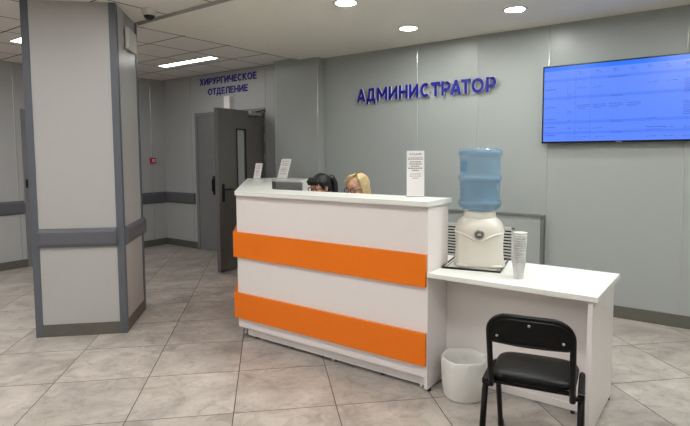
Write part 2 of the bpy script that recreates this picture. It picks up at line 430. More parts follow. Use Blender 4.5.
# ================================================================== DOORS
t = empty('door_1', (0, 0, 0), kind='structure')     # double door in the corridor wall
fw_ = 0.055
m = MB()
m.box(FX0, FX0+fw_, YD-0.02, YD+0.12, 0, FT); m.box(FX1-fw_, FX1, YD-0.02, YD+0.12, 0, FT); m.box(FX0+fw_, FX1-fw_, YD-0.02, YD+0.12, FT-fw_, FT)
m.build('door_frame', MT['doorg'], t)
# dark space behind the opening is closed by a corridor wall further on
struct('wall_corridor', MB().box(-7.0, -4.6, 6.6, 6.7, 0, 2.5).box(-7.0, -6.9, YD+0.2, 6.6, 0, 2.5).box(-4.7, -4.6, YD+0.2, 6.6, 0, 2.5).box(-7.0, -4.6, YD+0.2, 6.7, 2.5, 2.6).box(-7.0, -4.6, YD+0.2, 6.7, -0.1, 0.0), MT['wallc'])
LX0, LX1 = FX0+fw_, -6.13
lf = MB().box(LX0+0.003, LX1, YD-0.012, YD+0.033, 0.012, FT-fw_-0.004).build('door_leaf', MT['doorg'], t)
MB().tube([(LX1-0.06, YD-0.014, 0.90), (LX1-0.06, YD-0.045, 0.92), (LX1-0.06, YD-0.045, 1.08), (LX1-0.06, YD-0.014, 1.10)], 0.010).box(LX1-0.085, LX1-0.035, YD-0.018, YD-0.012, 0.86, 1.14).build('door_handle', MT['black'], lf)
for zz in (0.3, 1.45, 1.72): MB().lathe([(0.0, 0), (0.008, 0), (0.008, 0.1), (0, 0.1)], c=(LX0+0.002, YD-0.02, zz), n=12).build('hinge', MT['doorg'], lf)
MB().box(FX0+fw_, FX1-fw_, YD-0.01, YD+0.1, 0.0, 0.012).build('threshold', MT['steel'], t)
# open leaf, hinged on the right side of the frame, swung towards the hall
HX, HY = FX1-fw_-0.005, YD-0.03
leafW, th = 0.925, 0.05
ang = math.radians(-90+7.0)
lo = empty('door_2', (HX, HY, 0), math.radians(279), kind='structure')
# local: x from hinge 0..leafW outward, y thickness 0..th
z0, z1 = 0.015, 2.02
wx0, wx1, wz0, wz1 = 0.40, 0.565, 0.99, 1.77
m = MB()
m.box(0, wx0, 0, th, z0, z1); m.box(wx1, leafW, 0, th, z0, z1); m.box(wx0, wx1, 0, th, z0, wz0); m.box(wx0, wx1, 0, th, wz1, z1)
leaf = m.build('door_leaf', MT['doord'], lo)
MB().box(wx0, wx1, 0.020, 0.028, wz0, wz1).build('window_pane', MT['glass'], leaf)
m = MB()
for yy in (-0.004, th-0.002):
    for a in ((wx0-0.015, wx0+0.004, wz0-0.015, wz1+0.015), (wx1-0.004, wx1+0.015, wz0-0.015, wz1+0.015)): m.box(a[0], a[1], yy, yy+0.006, a[2], a[3])
    for a in ((wx0, wx1, wz0-0.015, wz0+0.004), (wx0, wx1, wz1-0.004, wz1+0.015)): m.box(a[0], a[1], yy, yy+0.006, a[2], a[3])
m.build('window_bead', MT['black'], leaf)
for s_, y_ in ((1, th), (-1, 0)):
    m = MB().box(leafW-0.095, leafW-0.055, min(y_, y_+s_*0.010), max(y_, y_+s_*0.010), 0.88, 1.10)
    m.tube([(leafW-0.075, y_+s_*0.005, 1.03), (leafW-0.075, y_+s_*0.05, 1.03), (leafW-0.10, y_+s_*0.06, 1.03), (leafW-0.20, y_+s_*0.06, 1.03)], 0.011)
    m.build('door_handle', MT['black'], leaf)
MB().box(0.10, 0.34, th, th+0.05, 1.955, 2.01, bev=0.006).build('door_closer', MT['steel'], leaf)
MB().tube([(0.22, th+0.03, 2.01), (0.10, th+0.06, 2.04), (-0.02, th+0.02, 2.04)], 0.008).build('closer_arm', MT['black'], leaf)
for zz in (0.25, 1.35, 1.62, 1.85): MB().lathe([(0.0, 0), (0.010, 0), (0.010, 0.11), (0, 0.11)], c=(-0.008, th+0.004, zz), n=12).build('hinge', MT['steel'], leaf)
# left-wall door beside the pillar
t = empty('door_3', (0, 0, 0), kind='structure')
m = MB(); m.box(XL-0.1, XL+0.02, LY0-0.0, LY0+0.07, 0, 2.06); m.box(XL-0.1, XL+0.02, LY1-0.07, LY1, 0, 2.06); m.box(XL-0.1, XL+0.02, LY0+0.07, LY1-0.07, 1.99, 2.06)
m.build('door_frame', MT['doorg'], t)
lf = MB().box(XL-0.03, XL+0.016, LY0+0.0705, LY1-0.0705, 0.006, 1.9895).build('door_leaf', MT['doorg'], t)
MB().box(XL+0.016, XL+0.022, LY0+0.015, LY0+0.045, 1.04, 1.15).tube([(XL+0.014, LY0+0.115, 1.13), (XL+0.06, LY0+0.115, 1.13), (XL+0.065, LY0+0.14, 1.13), (XL+0.065, LY0+0.23, 1.13)], 0.010).build('door_handle', MT['black'], lf)

# small white box (emergency light) above the door
t = empty('exit_light_box', (-5.80, YD, 2.105), label='small white box standing on the wall above the grey double door, under the blue lettering', cat='light box')
MB().box(-0.064, 0.064, -0.075, 0, 0, 0.185, bev=0.006).build('housing', MT['plast'], t)
MB().box(-0.057, 0.057, -0.078, -0.0745, 0.008, 0.177).build('cover', MT['paper'], t)

# red call point
t = empty('fire_call_point', (XL, 4.853, 1.325), label='small red fire call point on the far left wall, right of the pillar', cat='fire alarm')
MB().box(0, 0.045, -0.045, 0.045, 0, 0.09, bev=0.006).build('housing', MT['red'], t)
MB().box(0.0455, 0.048, -0.022, 0.022, 0.022, 0.066).build('button_plate', MT['paper'], t)
MB().lathe([(0.0, 0.003), (0.012, 0.002), (0.012, 0)], n=16, M=Matrix.Translation((0.048, 0, 0.044))@Matrix.Rotation(PI/2, 4, 'Y')).build('button', MT['black'], t)

# ================================================================== WALL LETTERING
def glyph(ch, bold):
    cu = bpy.data.curves.new('g', 'FONT'); cu.body = ch; cu.size = 1; cu.extrude = 0.5; cu.offset = bold; cu.resolution_u = 6
    o = bpy.data.objects.new('g', cu); col.objects.link(o)
    dg = bpy.context.evaluated_depsgraph_get(); me = bpy.data.meshes.new_from_object(o.evaluated_get(dg))
    bpy.data.objects.remove(o); bpy.data.curves.remove(cu)
    return me
def arcp(cx, cz, rx, rz_, a0, a1, n=14):
    return [(cx+rx*math.cos(math.radians(a0+(a1-a0)*i/n)), cz+rz_*math.sin(math.radians(a0+(a1-a0)*i/n))) for i in range(n+1)]
def strokes(ch, t_):
    """centre lines of bold capital letters, cap height 1; returns (width, strokes)"""
    h = t_/2; W_ = {'А': .86, 'Д': .92, 'М': 1.0, 'И': .82, 'Н': .80, 'С': .84, 'Т': .78, 'Р': .74, 'О': .92, 'Х': .86, 'У': .82, 'Г': .62, 'Ч': .76, 'Е': .66, 'К': .80, 'Л': .86}[ch]
    a, b_, c = h, W_-h, W_/2
    S = {
     'А': [[(a, 0), (c, 1)], [(c, 1), (b_, 0)], [(c-.24, .28), (c+.24, .28)]],
     'Д': [[(a, -.2), (a, h), (b_, h), (b_, -.2)], [(a+.12, h), (a+.22, 1-h), (b_-.12, 1-h), (b_-.12, h)]],
     'М': [[(a, 0), (a, 1)], [(a, 1-h*.4), (c, .28)], [(c, .28), (b_, 1-h*.4)], [(b_, 1), (b_, 0)]],
     'И': [[(a, 0), (a, 1)], [(b_, 0), (b_, 1)], [(a, h*1.2), (b_, 1-h*1.2)]],
     'Н': [[(a, 0), (a, 1)], [(b_, 0), (b_, 1)], [(a, .5), (b_, .5)]],
     'С': [arcp(c+.02, .5, c-h, .5-h, 48, 312, 24)],
     'О': [arcp(c, .5, c-h, .5-h, 0, 360, 32)],
     'Т': [[(0, 1-h), (W_, 1-h)], [(c, 1), (c, 0)]],
     'Р': [[(a, 0), (a, 1)], [(a, 1-h), (b_-.22, 1-h)]+arcp(b_-.24, .65, .24, .35-h, 88, -88, 12)+[(b_-.24, .30+h), (a, .30+h)]],
     'Х': [[(a, 0), (b_, 1)], [(a, 1), (b_, 0)]],
     'У': [[(a, 1), (c+.03, .36)], [(b_, 1), (c-.02, .14), (a+.04, h)]],
     'Г': [[(a, 0), (a, 1-h), (W_, 1-h)]],
     'Ч': [[(a, 1), (a, .62), (a+.12, .42), (b_, .42)], [(b_, 0), (b_, 1)]],
     'Е': [[(W_, 1-h), (a, 1-h), (a, h), (W_, h)], [(a, .52), (W_-.06, .52)]],
     'К': [[(a, 0), (a, 1)], [(a, .45), (b_, 1)], [(a+.16, .55), (b_, 0)]],
     'Л': [[(a-.02, h), (a+.10, h+.06), (a+.20, 1-h), (b_, 1-h), (b_, 0)]]}
    return W_, S[ch]
def ribbon(m, pts, t_, f, y0, y1):
    """a stroke of constant width along a centre line, mitred, given depth"""
    P_ = [Vector(p) for p in pts]; closed = (P_[0]-P_[-1]).length < 1e-4
    if closed: P_ = P_[:-1]
    n_ = len(P_); L_, R_ = [], []
    for i, p in enumerate(P_):
        d0 = (p-P_[i-1]).normalized() if (i > 0 or closed) else None
        d1 = (P_[(i+1) % n_]-p).normalized() if (i < n_-1 or closed) else None
        d0 = d0 or d1; d1 = d1 or d0
        nn = Vector((-(d0+d1).y, (d0+d1).x)).normalized(); k = max(0.5, nn.dot(Vector((-d0.y, d0.x))))
        L_.append(p+nn*t_/2/k); R_.append(p-nn*t_/2/k)
    def V(p, y): X, Z = f(p.x, p.y); return m.bm.verts.new((X, y, Z))
    q = [[V(L_[i], y0), V(R_[i], y0), V(R_[i], y1), V(L_[i], y1)] for i in range(n_)]
    for i in range(n_ if closed else n_-1):
        a, b_ = q[i], q[(i+1) % n_]
        for k, mi in ((0, 0), (1, 1), (2, 0), (3, 1)):
            fc = m.bm.faces.new((a[k], a[(k+1) % 4], b_[(k+1) % 4], b_[k])); fc.material_index = mi
    if not closed:
        for e in (q[0], q[-1]): m.bm.faces.new(e).material_index = 1
def lettering(root, lines, y_wall, depth, gap, t_, mats, sp=0.13):
    """lines: (text, x0, x1, z_bottom, height) on a wall facing -y"""
    for txt, x0, x1, zb, hh in lines:
        ws = [strokes(c, t_)[0] for c in txt]; kn = {'СТ': -.05, 'ТР': -.03, 'РА': -.13, 'АТ': -.17, 'ТО': -.07, 'ОР': .03, 'АД': -.05, 'ИС': .02, 'ОТ': -.07, 'ТД': -.12, 'РУ': -.07, 'УР': -.04, 'РГ': .02, 'ГИ': -.02, 'КО': -.03, 'ХИ': .0, 'СК': .02}
        ks = [kn.get(a+b_, 0) for a, b_ in zip(txt, txt[1:])]+[0]; tot = sum(ws)+sum(ks)+sp*(len(txt)-1); k = (x1-x0)/tot; x = 0
        for c, w_, kk in zip(txt, ws, ks):
            m = MB()
            for j_, st in enumerate(strokes(c, t_)[1]):
                ribbon(m, st, t_, lambda px, pz: (x0+(x+px)*k, zb+pz*hh), y_wall-gap-depth-0.0002*j_, y_wall-gap)
            m.build('letter', mats, root)
            x += w_+sp+kk
t = empty('administrator_sign', (0, 0, 0), label='long row of raised dark blue letters on the wall above the reception desk', cat='wall sign')
lettering(t, [('АДМИНИСТРАТОР', -3.522, -1.868, 2.050, 0.148)], YTV, 0.022, 0.02, 0.21, [MT['blue'], MT['signside']])
for x in [-3.49+0.128*i for i in range(13)]:
    MB().tube([(x, YTV, 2.10), (x, YTV-0.02, 2.10)], 0.004, n=8).build('stand_off', MT['steel'], t)
t = empty('department_sign', (0, 0, 0), label='two short rows of blue letters on the wall above the grey double door', cat='wall sign')
lettering(t, [('ХИРУРГИЧЕСКОЕ', -6.475, -5.262, 2.49, 0.098), ('ОТДЕЛЕНИЕ', -6.29, -5.44, 2.335, 0.098)], YD, 0.005, 0.0, 0.19, [MT['blue'], MT['blue']])

# ================================================================== WALL SCREEN
t = empty('wall_television', (-0.81, YTV, 1.54), label='large flat wall television showing a blue timetable', cat='television')
TX0, TX1, TZ0, TZ1, TY = -1.415, -0.160, 1.537, 2.232, YTV-0.075
def loc(o, root): o.location = o.location-root.location; return o
loc(MB().box(TX0+0.002, TX1-0.002, TY+0.004, TY+0.045, TZ0+0.002, TZ1-0.002, bev=0.004).build('housing', MT['screen_dark'], t), t)
b = 0.011; m = MB()
m.box(TX0, TX1, TY-0.004, TY+0.012, TZ1-b, TZ1); m.box(TX0, TX1, TY-0.004, TY+0.012, TZ0, TZ0+b*1.5); m.box(TX0, TX0+b, TY-0.004, TY+0.012, TZ0, TZ1); m.box(TX1-b, TX1, TY-0.004, TY+0.012, TZ0, TZ1)
loc(m.build('bezel', MT['screen_dark'], t), t)
loc(MB().box(-1.2, -0.4, TY+0.04, YTV, 1.7, 2.1).build('wall_bracket', MT['black'], t), t)
m = MB().box(TX0+b, TX1-b, TY-0.001, TY+0.004, TZ0+b, TZ1-b)
sy = TY-0.0018
SW = TX1-TX0-2*b; SH = TZ1-TZ0-2*b; SX = TX0+b; SZ = TZ0+b
def dash(u, v, w_, h_=0.006): m.box(SX+u*SW, SX+(u+w_)*SW, sy, sy+0.0006, SZ+v*SH, SZ+v*SH+h_*0.8, mi=1)
cols = [0.235, 0.35, 0.46, 0.565, 0.665, 0.77, 0.88]
for u in cols:
    dash(u, 0.905, 0.022); dash(u+0.004, 0.885, 0.035, 0.004)
for (u, v) in ((0.01, .70), (0.01, .46), (0.01, .30), (0.01, .195), (0.01, .085)): dash(u, v, 0.075)
for (u, v) in ((0.165, .615), (0.165, .40), (0.165, .38), (0.165, .285), (0.165, .18), (0.165, .075)): dash(u, v, 0.03, 0.005)
for u in (0.22, 0.32): m.box(SX+u*SW, SX+u*SW+0.0016, sy, sy+0.0006, SZ+0.02, SZ+SH*0.93, mi=1)
m.box(SX+0.165*SW, SX+0.165*SW+0.0012, sy, sy+0.0006, SZ+0.55*SH, SZ+SH*0.93, mi=1)
for u, v in ((.235, .70), (.335, .695), (.67, .705), (.78, .71), (.25, .17), (.34, .17), (.36, .06), (.24, .06), (.67, .05), (.77, .05), (.88, .05), (.67, .27), (.77, .155), (.88, .15)):
    dash(u, v, 0.022, 0.004); dash(u+0.03, v+0.004, 0.03, 0.004)
for u in (.23, .335, .44, .55):
    for v in (.475, .45): dash(u, v, 0.085, 0.005)
    dash(u+0.01, .43, 0.05, 0.004)
for u, v in ((.43, .807), (.45, .572), (.455, .248), (.455, .113)): dash(u, v, 0.07 if v < .8 else .12, 0.005)
for k in range(8): dash(.875, .72-.022*k, .05+.03*((k*37) % 3)/3, 0.004)
for k in range(8): dash(.875, .46-.022*k, .05+.03*((k*53) % 3)/3, 0.004)
dash(.665, .165, .12, .005); dash(.665, .135, .09, .004)
loc(m.build('screen', [MT['screen'], MT['scrtext']], t), t)
loc(MB().box(-0.80, -0.755, TY-0.0052, TY-0.0035, TZ0+0.004, TZ0+0.011).build('emblem', MT['steel'], t), t)

# ================================================================== RADIATOR SCREEN AND LOUVRE BEHIND THE TABLE
t = empty('radiator_screen', (-2.35, 5.0, 0), label='grey boxed radiator screen with dark edge against the wall behind the table', cat='radiator cover')
RX0, RX1, RY, RZ = -3.3, -1.385, YTV-0.07, 0.872
m = MB(); m.box(RX0, RX1-0.02, RY, RY+0.018, 0.0, RZ-0.02).box(RX1-0.025, RX1-0.004, RY+0.018, YTV-0.001, 0, RZ-0.02)
loc(m.build('panel', MT['wall'], t), t)
m = MB(); m.box(RX0, RX1, RY-0.012, YTV-0.001, RZ-0.022, RZ); m.box(RX1-0.028, RX1, RY-0.006, YTV-0.001, 0, RZ-0.022)
loc(m.build('edge_trim', mat('grey_edge_trim', srgb(112, 114, 114), 0.4), t), t)
for (a, bb) in ((-2.62, -1.66),):
    g = MB(); z0_, z1_ = 0.22, 0.735
    g.box(a, bb, RY-0.014, RY, z0_, z0_+0.02).box(a, bb, RY-0.014, RY, z1_-0.02, z1_).box(a, a+0.02, RY-0.014, RY, z0_, z1_).box(bb-0.02, bb, RY-0.014, RY, z0_, z1_)
    k = z0_+0.02
    while k < z1_-0.03:
        g.box(a+0.02, bb-0.02, RY-0.012, RY-0.003, k+0.012, k+0.026); k += 0.030
    gr = loc(g.build('louvre_grille', MT['louv'], t), t)
    loc(MB().box(a+0.01, bb-0.01, RY-0.0025, RY-0.0005, z0_+0.01, z1_-0.01).build('opening', MT['slot'], t), t)  # dark sheet painted as the shade between the slats

# ================================================================== RECEPTION DESK
CZ = 1.17
d = Vector((-0.702, 0.712)).normalized(); nr = Vector((d.y, -d.x))  # nr points to the inside (right/back)
if nr.x < 0: nr = -nr
P0 = Vector((-3.075, 2.722)); WL = 2.30
def on(p, s, q): return (p.x+d.x*s+nr.x*q, p.y+d.y*s+nr.y*q)
t = empty('reception_desk', (-2.27, 2.9, 0), label='white reception desk with two wide orange boards across its front', cat='reception desk')
yb = 3.055
WQ = 0.29
# inner corner where wing inner edge meets front counter inner edge
s_in = (yb-P0.y-nr.y*WQ)/d.y
inner = on(P0, s_in, WQ)
endo = on(P0, WL, 0); endi = on(P0, WL, WQ)
SX1 = -3.86
outline = [(P0.x, P0.y), (-1.417, P0.y), (-1.417, yb), inner, on(P0, WL-0.25, WQ), (SX1, on(P0, WL-0.25, WQ)[1]), (SX1, on(P0, WL-0.25, WQ)[1]+0.27), (endo[0]+0.25, on(P0, WL-0.25, WQ)[1]+0.27), endo]
loc(MB().prism(outline, CZ-0.03, CZ).build('countertop', MT['top'], t), t)
# front panel and the wing's outer panel
F0 = Vector((-3.096, 2.757))
loc(MB().box(-3.096, -1.452, 2.757, 2.775, 0.095, CZ-0.03).build('front_panel', MT['white'], t), t)
def wing_panel(q0, q1, s0, s1, z0, z1, org=F0):
    A = on(org, s0, q0); B = on(org, s1, q0); C_ = on(org, s1, q1); D = on(org, s0, q1)
    return MB().prism([A, B, C_, D], z0, z1)
loc(wing_panel(0.0, 0.018, 0.012, WL-0.1, 0.095, CZ-0.03).build('wing_panel', MT['white'], t), t)
loc(MB().box(-1.452, -1.43, 2.757, 3.03, 0.022, CZ-0.03).build('side_panel', MT['white'], t), t)
loc(MB().box(SX1+0.01, SX1+0.03, outline[5][1]+0.01, outline[5][1]+0.25, 0.0, CZ-0.03).build('end_panel', MT['white'], t), t)
# orange boards, wrapping round the left corner onto the wing
for z0_, z1_ in ((0.655, 0.852), (0.172, 0.372)):
    m = MB(); Fo = Vector((-3.106, 2.735))
    A = (Fo.x, Fo.y)
    pts = [A, (-1.436, Fo.y), (-1.436, Fo.y+0.019), (F0.x-0.004, Fo.y+0.019), on(F0, WL-0.12, -0.003), on(F0, WL-0.12, -0.022)]
    pts = [(-1.436, 2.735), (-1.436, 2.7545), (F0.x-0.002, 2.7545), on(F0, WL-0.12, -0.003), on(F0, WL-0.12, -0.022), on(F0, 0.0, -0.024)]
    pts = [(on(F0, 0, -0.024)[0]-0.004, 2.735)]+pts[:5]
    loc(m.prism(pts, z0_, z1_).build('orange_board', MT['orange'], t), t)
# plinth and feet
loc(MB().box(-3.03, -1.46, 2.795, 2.811, 0.028, 0.095).build('plinth', MT['white'], t), t)
loc(wing_panel(0.04, 0.056, 0.03, WL-0.15, 0.028, 0.095).build('plinth', MT['white'], t), t)
for x in (-2.98, -2.6, -2.2, -1.8, -1.5): loc(MB().lathe([(0, 0), (0.02, 0), (0.018, 0.03), (0, 0.03)], c=(x, 2.85, 0), n=16).build('foot', MT['black'], t), t)
for y in (2.80, 2.98): loc(MB().lathe([(0, 0), (0.014, 0), (0.012, 0.024), (0, 0.024)], c=(-1.441, y, 0), n=16).build('foot', MT['black'], t), t)
# inner partitions and working surface behind the counter
loc(MB().box(-3.0, -1.452, 2.775, 3.42, 0.70, 0.725).build('work_surface', MT['white'], t), t)
for x in (-2.9, -2.2, -1.50): loc(MB().box(x-0.008, x+0.008, 2.811 if x > -1.6 else 2.815, 3.38, 0.0, 0.70).build('partition', MT['white'], t), t)
for x in (-2.4, -1.6): loc(MB().box(x-0.008, x+0.008, 2.775, 3.02, 0.725, CZ-0.03).build('partition', MT['white'], t), t)
for s in (0.3, 1.0, 1.7): loc(wing_panel(0.018, 0.24, s, s+0.016, 0.0, CZ-0.03).build('partition', MT['white'], t), t)

# ================================================================== SIDE TABLE
t = empty('side_table', (-0.95, 3.05, 0), label='low white table joined to the right end of the reception desk', cat='table')
TZ = 0.744
loc(MB().box(-1.428, -0.498, 2.742, 3.367, TZ-0.026, TZ).build('tabletop', MT['top'], t), t)
loc(MB().box(-0.545, -0.523, 2.757, 3.345, 0.02, TZ-0.026).build('side_panel', MT['white'], t), t)
loc(MB().box(-1.428, -0.545, 3.012, 3.03, 0.045, TZ-0.026).build('modesty_panel', MT['white'], t), t)
loc(MB().box(-1.428, -1.41, 3.03, 3.345, 0.02, TZ-0.026).build('side_panel', MT['white'], t), t)
loc(MB().box(-1.428, -0.545, 3.004, 3.012, 0.02, 0.06).build('plinth', MT['white'], t), t)
for x, y in ((-0.534, 2.80), (-0.534, 3.31), (-0.66, 3.015), (-1.419, 3.31)): loc(MB().lathe([(0, 0), (0.012, 0), (0.011, 0.022), (0, 0.022)], c=(x, y, 0), n=16).build('foot', MT['black'], t), t)

# ================================================================== TRAY, WATER DISPENSER, BOTTLE, CUPS
DX, DY, DR = -1.262, 3.128, math.radians(12)
t = empty('drip_tray', (-1.283, 3.135, TZ), DR, label='thin white tray with black rim lying under the water dispenser', cat='tray')
MB().box(-0.172, 0.172, -0.188, 0.188, 0, 0.006).build('tray_base', MT['plast'], t)
m = MB()
for a in ((-0.176, 0.176, -0.192, -0.184), (-0.176, 0.176, 0.184, 0.192), (-0.176, -0.168, -0.184, 0.184), (0.168, 0.176, -0.184, 0.184)): m.box(*a, 0.0, 0.012)
m.build('rim', MT['black'], t)
m = MB()
for a in ((-0.155, 0.155, -0.170, -0.165), (-0.155, 0.155, 0.165, 0.170), (-0.155, -0.150, -0.165, 0.165), (0.150, 0.155, -0.165, 0.165)): m.box(*a, 0.006, 0.0075)
m.build('rubber_line', MT['black'], t)

t = empty('water_dispenser', (DX, DY, TZ+0.0065), DR+math.radians(10), label='cream plastic table-top water dispenser with round badge under the blue bottle', cat='water dispenser')
def superring(m, a, b, z, n=48, e=3.0, cx=0, cy=0):
    r = []
    for i in range(n):
        th_ = 2*PI*i/n; c, s = math.cos(th_), math.sin(th_)
        r.append(m.bm.verts.new((cx+a*abs(c)**(2/e)*(1 if c >= 0 else -1), cy+b*abs(s)**(2/e)*(1 if s >= 0 else -1), z)))
    return r
def loft(m, rings, cap0=True, cap1=True):
    n = len(rings[0])
    for a, b_ in zip(rings, rings[1:]):
        for i in range(n):
            f = m.bm.faces.new((a[i], a[(i+1) % n], b_[(i+1) % n], b_[i])); f.smooth = True
    if cap0: m.bm.faces.new(rings[0][::-1])
    if cap1: m.bm.faces.new(rings[-1])
m = MB()
spec = [(0.128, 0.118, 0.0), (0.145, 0.130, 0.004), (0.147, 0.132, 0.015), (0.140, 0.127, 0.04), (0.136, 0.122, 0.09), (0.135, 0.121, 0.14), (0.138, 0.124, 0.19), (0.139, 0.125, 0.225), (0.134, 0.121, 0.255), (0.120, 0.112, 0.280), (0.102, 0.100, 0.295), (0.096, 0.096, 0.30)]
loft(m, [superring(m, a*1.07, b_, z, e=(3.6 if z < .26 else 2.6)) for a, b_, z in spec])
m.build('body', MT['cream'], t)
MB().lathe([(0.098, 0.288), (0.100, 0.30), (0.098, 0.335), (0.092, 0.343), (0.078, 0.343), (0.072, 0.31)], n=48).build('neck_collar', MT['cream'], t)
# swooping front apron edge
m = MB(); pts = []
for i in range(25):
    u = -1+2*i/24; x = 0.147*u; z = 0.215-0.048*math.exp(-(u/0.5)**2)
    y = -(0.124*(max(0, 1-abs(u)**3.6))**(1/3.6))-0.003 if abs(u) < 0.995 else -0.01
    pts.append((x, y, z))
m.tube(pts, 0.0075, n=8, flat=0.8); m.build('apron_ridge', MT['cream'], t)
for sx in (-1, 1):
    m = MB(); m.ball((sx*0.095, -0.108, 0.012), 0.045, 0.03, 0.013); m.build('base_foot', MT['cream'], t)
Mb = Matrix.Translation((0, -0.128, 0.208))@Matrix.Rotation(PI/2, 4, 'X')
MB().lathe([(0, 0.006), (0.026, 0.006), (0.031, 0.003), (0.031, -0.006)], n=32, M=Mb).build('badge_ring', MT['steel'], t)
bdg = MB().lathe([(0, 0.0072), (0.024, 0.0072), (0.024, 0.006)], n=32, M=Mb).build('badge', mat('badge_grey', srgb(88, 84, 78), 0.35), t)
m = MB()
for a in ((-0.014, 0.014, -0.1362, -0.1354, 0.203, 0.206), (-0.010, 0.010, -0.1362, -0.1354, 0.209, 0.214)): m.box(*a)
m.build('badge_lettering', MT['plast'], bdg)
t = empty('water_bottle', (DX, DY, 1.055), 0, label='large blue water bottle upside down on the cream dispenser', cat='water bottle')
# local z 0 = shoulder sitting in the collar; up to 0.43
prof = [(0.030, 0.0), (0.040, 0.012), (0.085, 0.030), (0.112, 0.045), (0.128, 0.060), (0.134, 0.075), (0.136, 0.092), (0.134, 0.105), (0.129, 0.115), (0.128, 0.150), (0.128, 0.222), (0.132, 0.230), (0.136, 0.242), (0.136, 0.252), (0.132, 0.262), (0.129, 0.272), (0.128, 0.36), (0.130, 0.378), (0.136, 0.386), (0.138, 0.400), (0.137, 0.418), (0.130, 0.430), (0.10, 0.433), (0.05, 0.431), (0.0, 0.430)]
prof = [(r_*0.965, z*0.985) for r_, z in prof]
MB().lathe(prof, n=64).build('bottle_shell', MT['bottle'], t)
for zc, rr in ((0.092*0.985, 0.1315), (0.247*0.985, 0.1315), (0.403*0.985, 0.1335)):
    MB().lathe([(rr-0.001, -0.011), (rr+0.0012, -0.005), (rr+0.0012, 0.005), (rr-0.001, 0.011)], c=(0, 0, zc), n=64).build('rib', MT['bottler'], t)
MB().lathe([(0.0, 0.015), (0.036, 0.017), (0.078, 0.036), (0.117, 0.065), (0.122, 0.09), (0.118, 0.115), (0.118, 0.225), (0.0, 0.225)], n=48).build('water', MT['water'], t)
m = MB()
r_ = 0.1245
for k in range(8):
    a0 = math.radians(218+k*4.5); a1 = math.radians(218+(k+1)*4.5)
    vs4 = [m.bm.verts.new((r_*math.cos(a), r_*math.sin(a), z)) for a, z in ((a0, 0.285), (a1, 0.285), (a1, 0.35), (a0, 0.35))]
    m.bm.faces.new(vs4)
m.build('bottle_label', mat('bottle_label_blue', srgb(84, 130, 168), 0.4, alpha=0.6), t)

# nested clear cups: 14 cups, each its own thing
def cup_profile(h=0.088, rb=0.023, rt_=0.036):
    return [(0.0, 0.002), (rb, 0.0), (rb+0.001, 0.003), (rt_, h-0.002), (rt_+0.0022, h-0.001), (rt_+0.0022, h+0.001), (rt_-0.001, h+0.001), (rb, 0.004), (0.0, 0.004)]
CXY = (-0.945, 2.925)
c0 = MB().lathe(cup_profile(), n=32).build('plastic_cup', MT['cup'])
c0.location = (CXY[0], CXY[1], TZ+0.0005)
tag(c0, 'clear disposable cup at the very bottom of the nested cup stack on the table', 'cup', 'clear plastic cups nested in one tall stack')
NC = 14
for k in range(1, NC):
    c = c0.copy(); col.objects.link(c)
    c.location = (CXY[0]+0.0005*k, CXY[1], TZ+0.0005+k*0.0133)
    c['label'] = 'clear disposable cup nested within the upper part of the tall cup stack'
    if k == NC-1: c['label'] = 'clear disposable cup at the very top of the tall nested cup stack'

# ================================================================== WASTE BIN
t = empty('waste_bin', (-1.235, 2.865, 0), label='small round white waste bin lined with a white bag, under the table', cat='bin')
MB().lathe([(0.0, 0.004), (0.106, 0.0), (0.108, 0.004), (0.122, 0.240), (0.125, 0.246), (0.119, 0.246), (0.104, 0.010), (0.0, 0.010)], n=48).build('bin_body', MT['bin'], t)
m = MB(); n_ = 72; rings = []
for r_, z, am in ((0.090, 0.03, 0.003), (0.106, 0.12, 0.003), (0.112, 0.20, 0.003), (0.118, 0.250, 0.002), (0.126, 0.256, 0.002), (0.130, 0.246, 0.003), (0.131, 0.21, 0.004), (0.1285, 0.16, 0.004), (0.126, 0.10, 0.004), (0.121, 0.05, 0.003), (0.115, 0.012, 0.002)):
    rings.append([m.bm.verts.new(((r_+am*math.sin(7*th_+z*40)*math.sin(17*th_))*math.cos(th_), (r_+am*math.sin(7*th_+z*40)*math.sin(17*th_))*math.sin(th_), z+0.003*math.sin(5*th_))) for th_ in [2*PI*i/n_ for i in range(n_)]])
loft(m, rings, False, False)
m.build('bin_bag', MT['bag'], t)
m = MB(); m.ball((0.118, 0.055, 0.262), 0.022, 0.012, 0.014).tube([(0.11, 0.06, 0.255), (0.125, 0.05, 0.267), (0.135, 0.03, 0.252)], [0.006, 0.008, 0.003]); m.build('bag_knot', MT['bag'], t)

t.scale = (1.03, 1.03, 0.95); t.location.x -= 0.006

# ================================================================== CHAIR
t = empty('visitor_chair', (-0.688, 2.392, 0), math.radians(11), label='black vinyl chair on black metal legs, seen from behind, facing the white table', cat='chair')
def arc(c, r, a0, a1, n=8, f=lambda x, z: (x, 0, z)):
    return [f(c[0]+r*math.cos(a0+(a1-a0)*i/n), c[1]+r*math.sin(a0+(a1-a0)*i/n)) for i in range(n+1)]
HW = 0.164; RT = 0.0125; ZTOP = 0.780
def yb_(z): return -0.185-0.115*(z-0.40)/0.40     # back leans away from the seat
cr_ = 0.075
path = [(-HW, yb_(0.44), 0.44), (-HW, yb_(0.5), 0.5)]
path += [(x, yb_(z), z) for x, z in [(-HW+cr_-cr_*math.cos(a), ZTOP-cr_+cr_*math.sin(a)) for a in [PI/2*i/8 for i in range(9)]]]
path += [(x, yb_(z), z) for x, z in [(HW-cr_+cr_*math.sin(a), ZTOP-cr_+cr_*math.cos(a)) for a in [PI/2*i/8 for i in range(9)]]]
path += [(HW, yb_(0.5), 0.5), (HW, yb_(0.42), 0.42)]
MB().tube(path, RT, n=12).build('back_frame', MT['tube'], t)
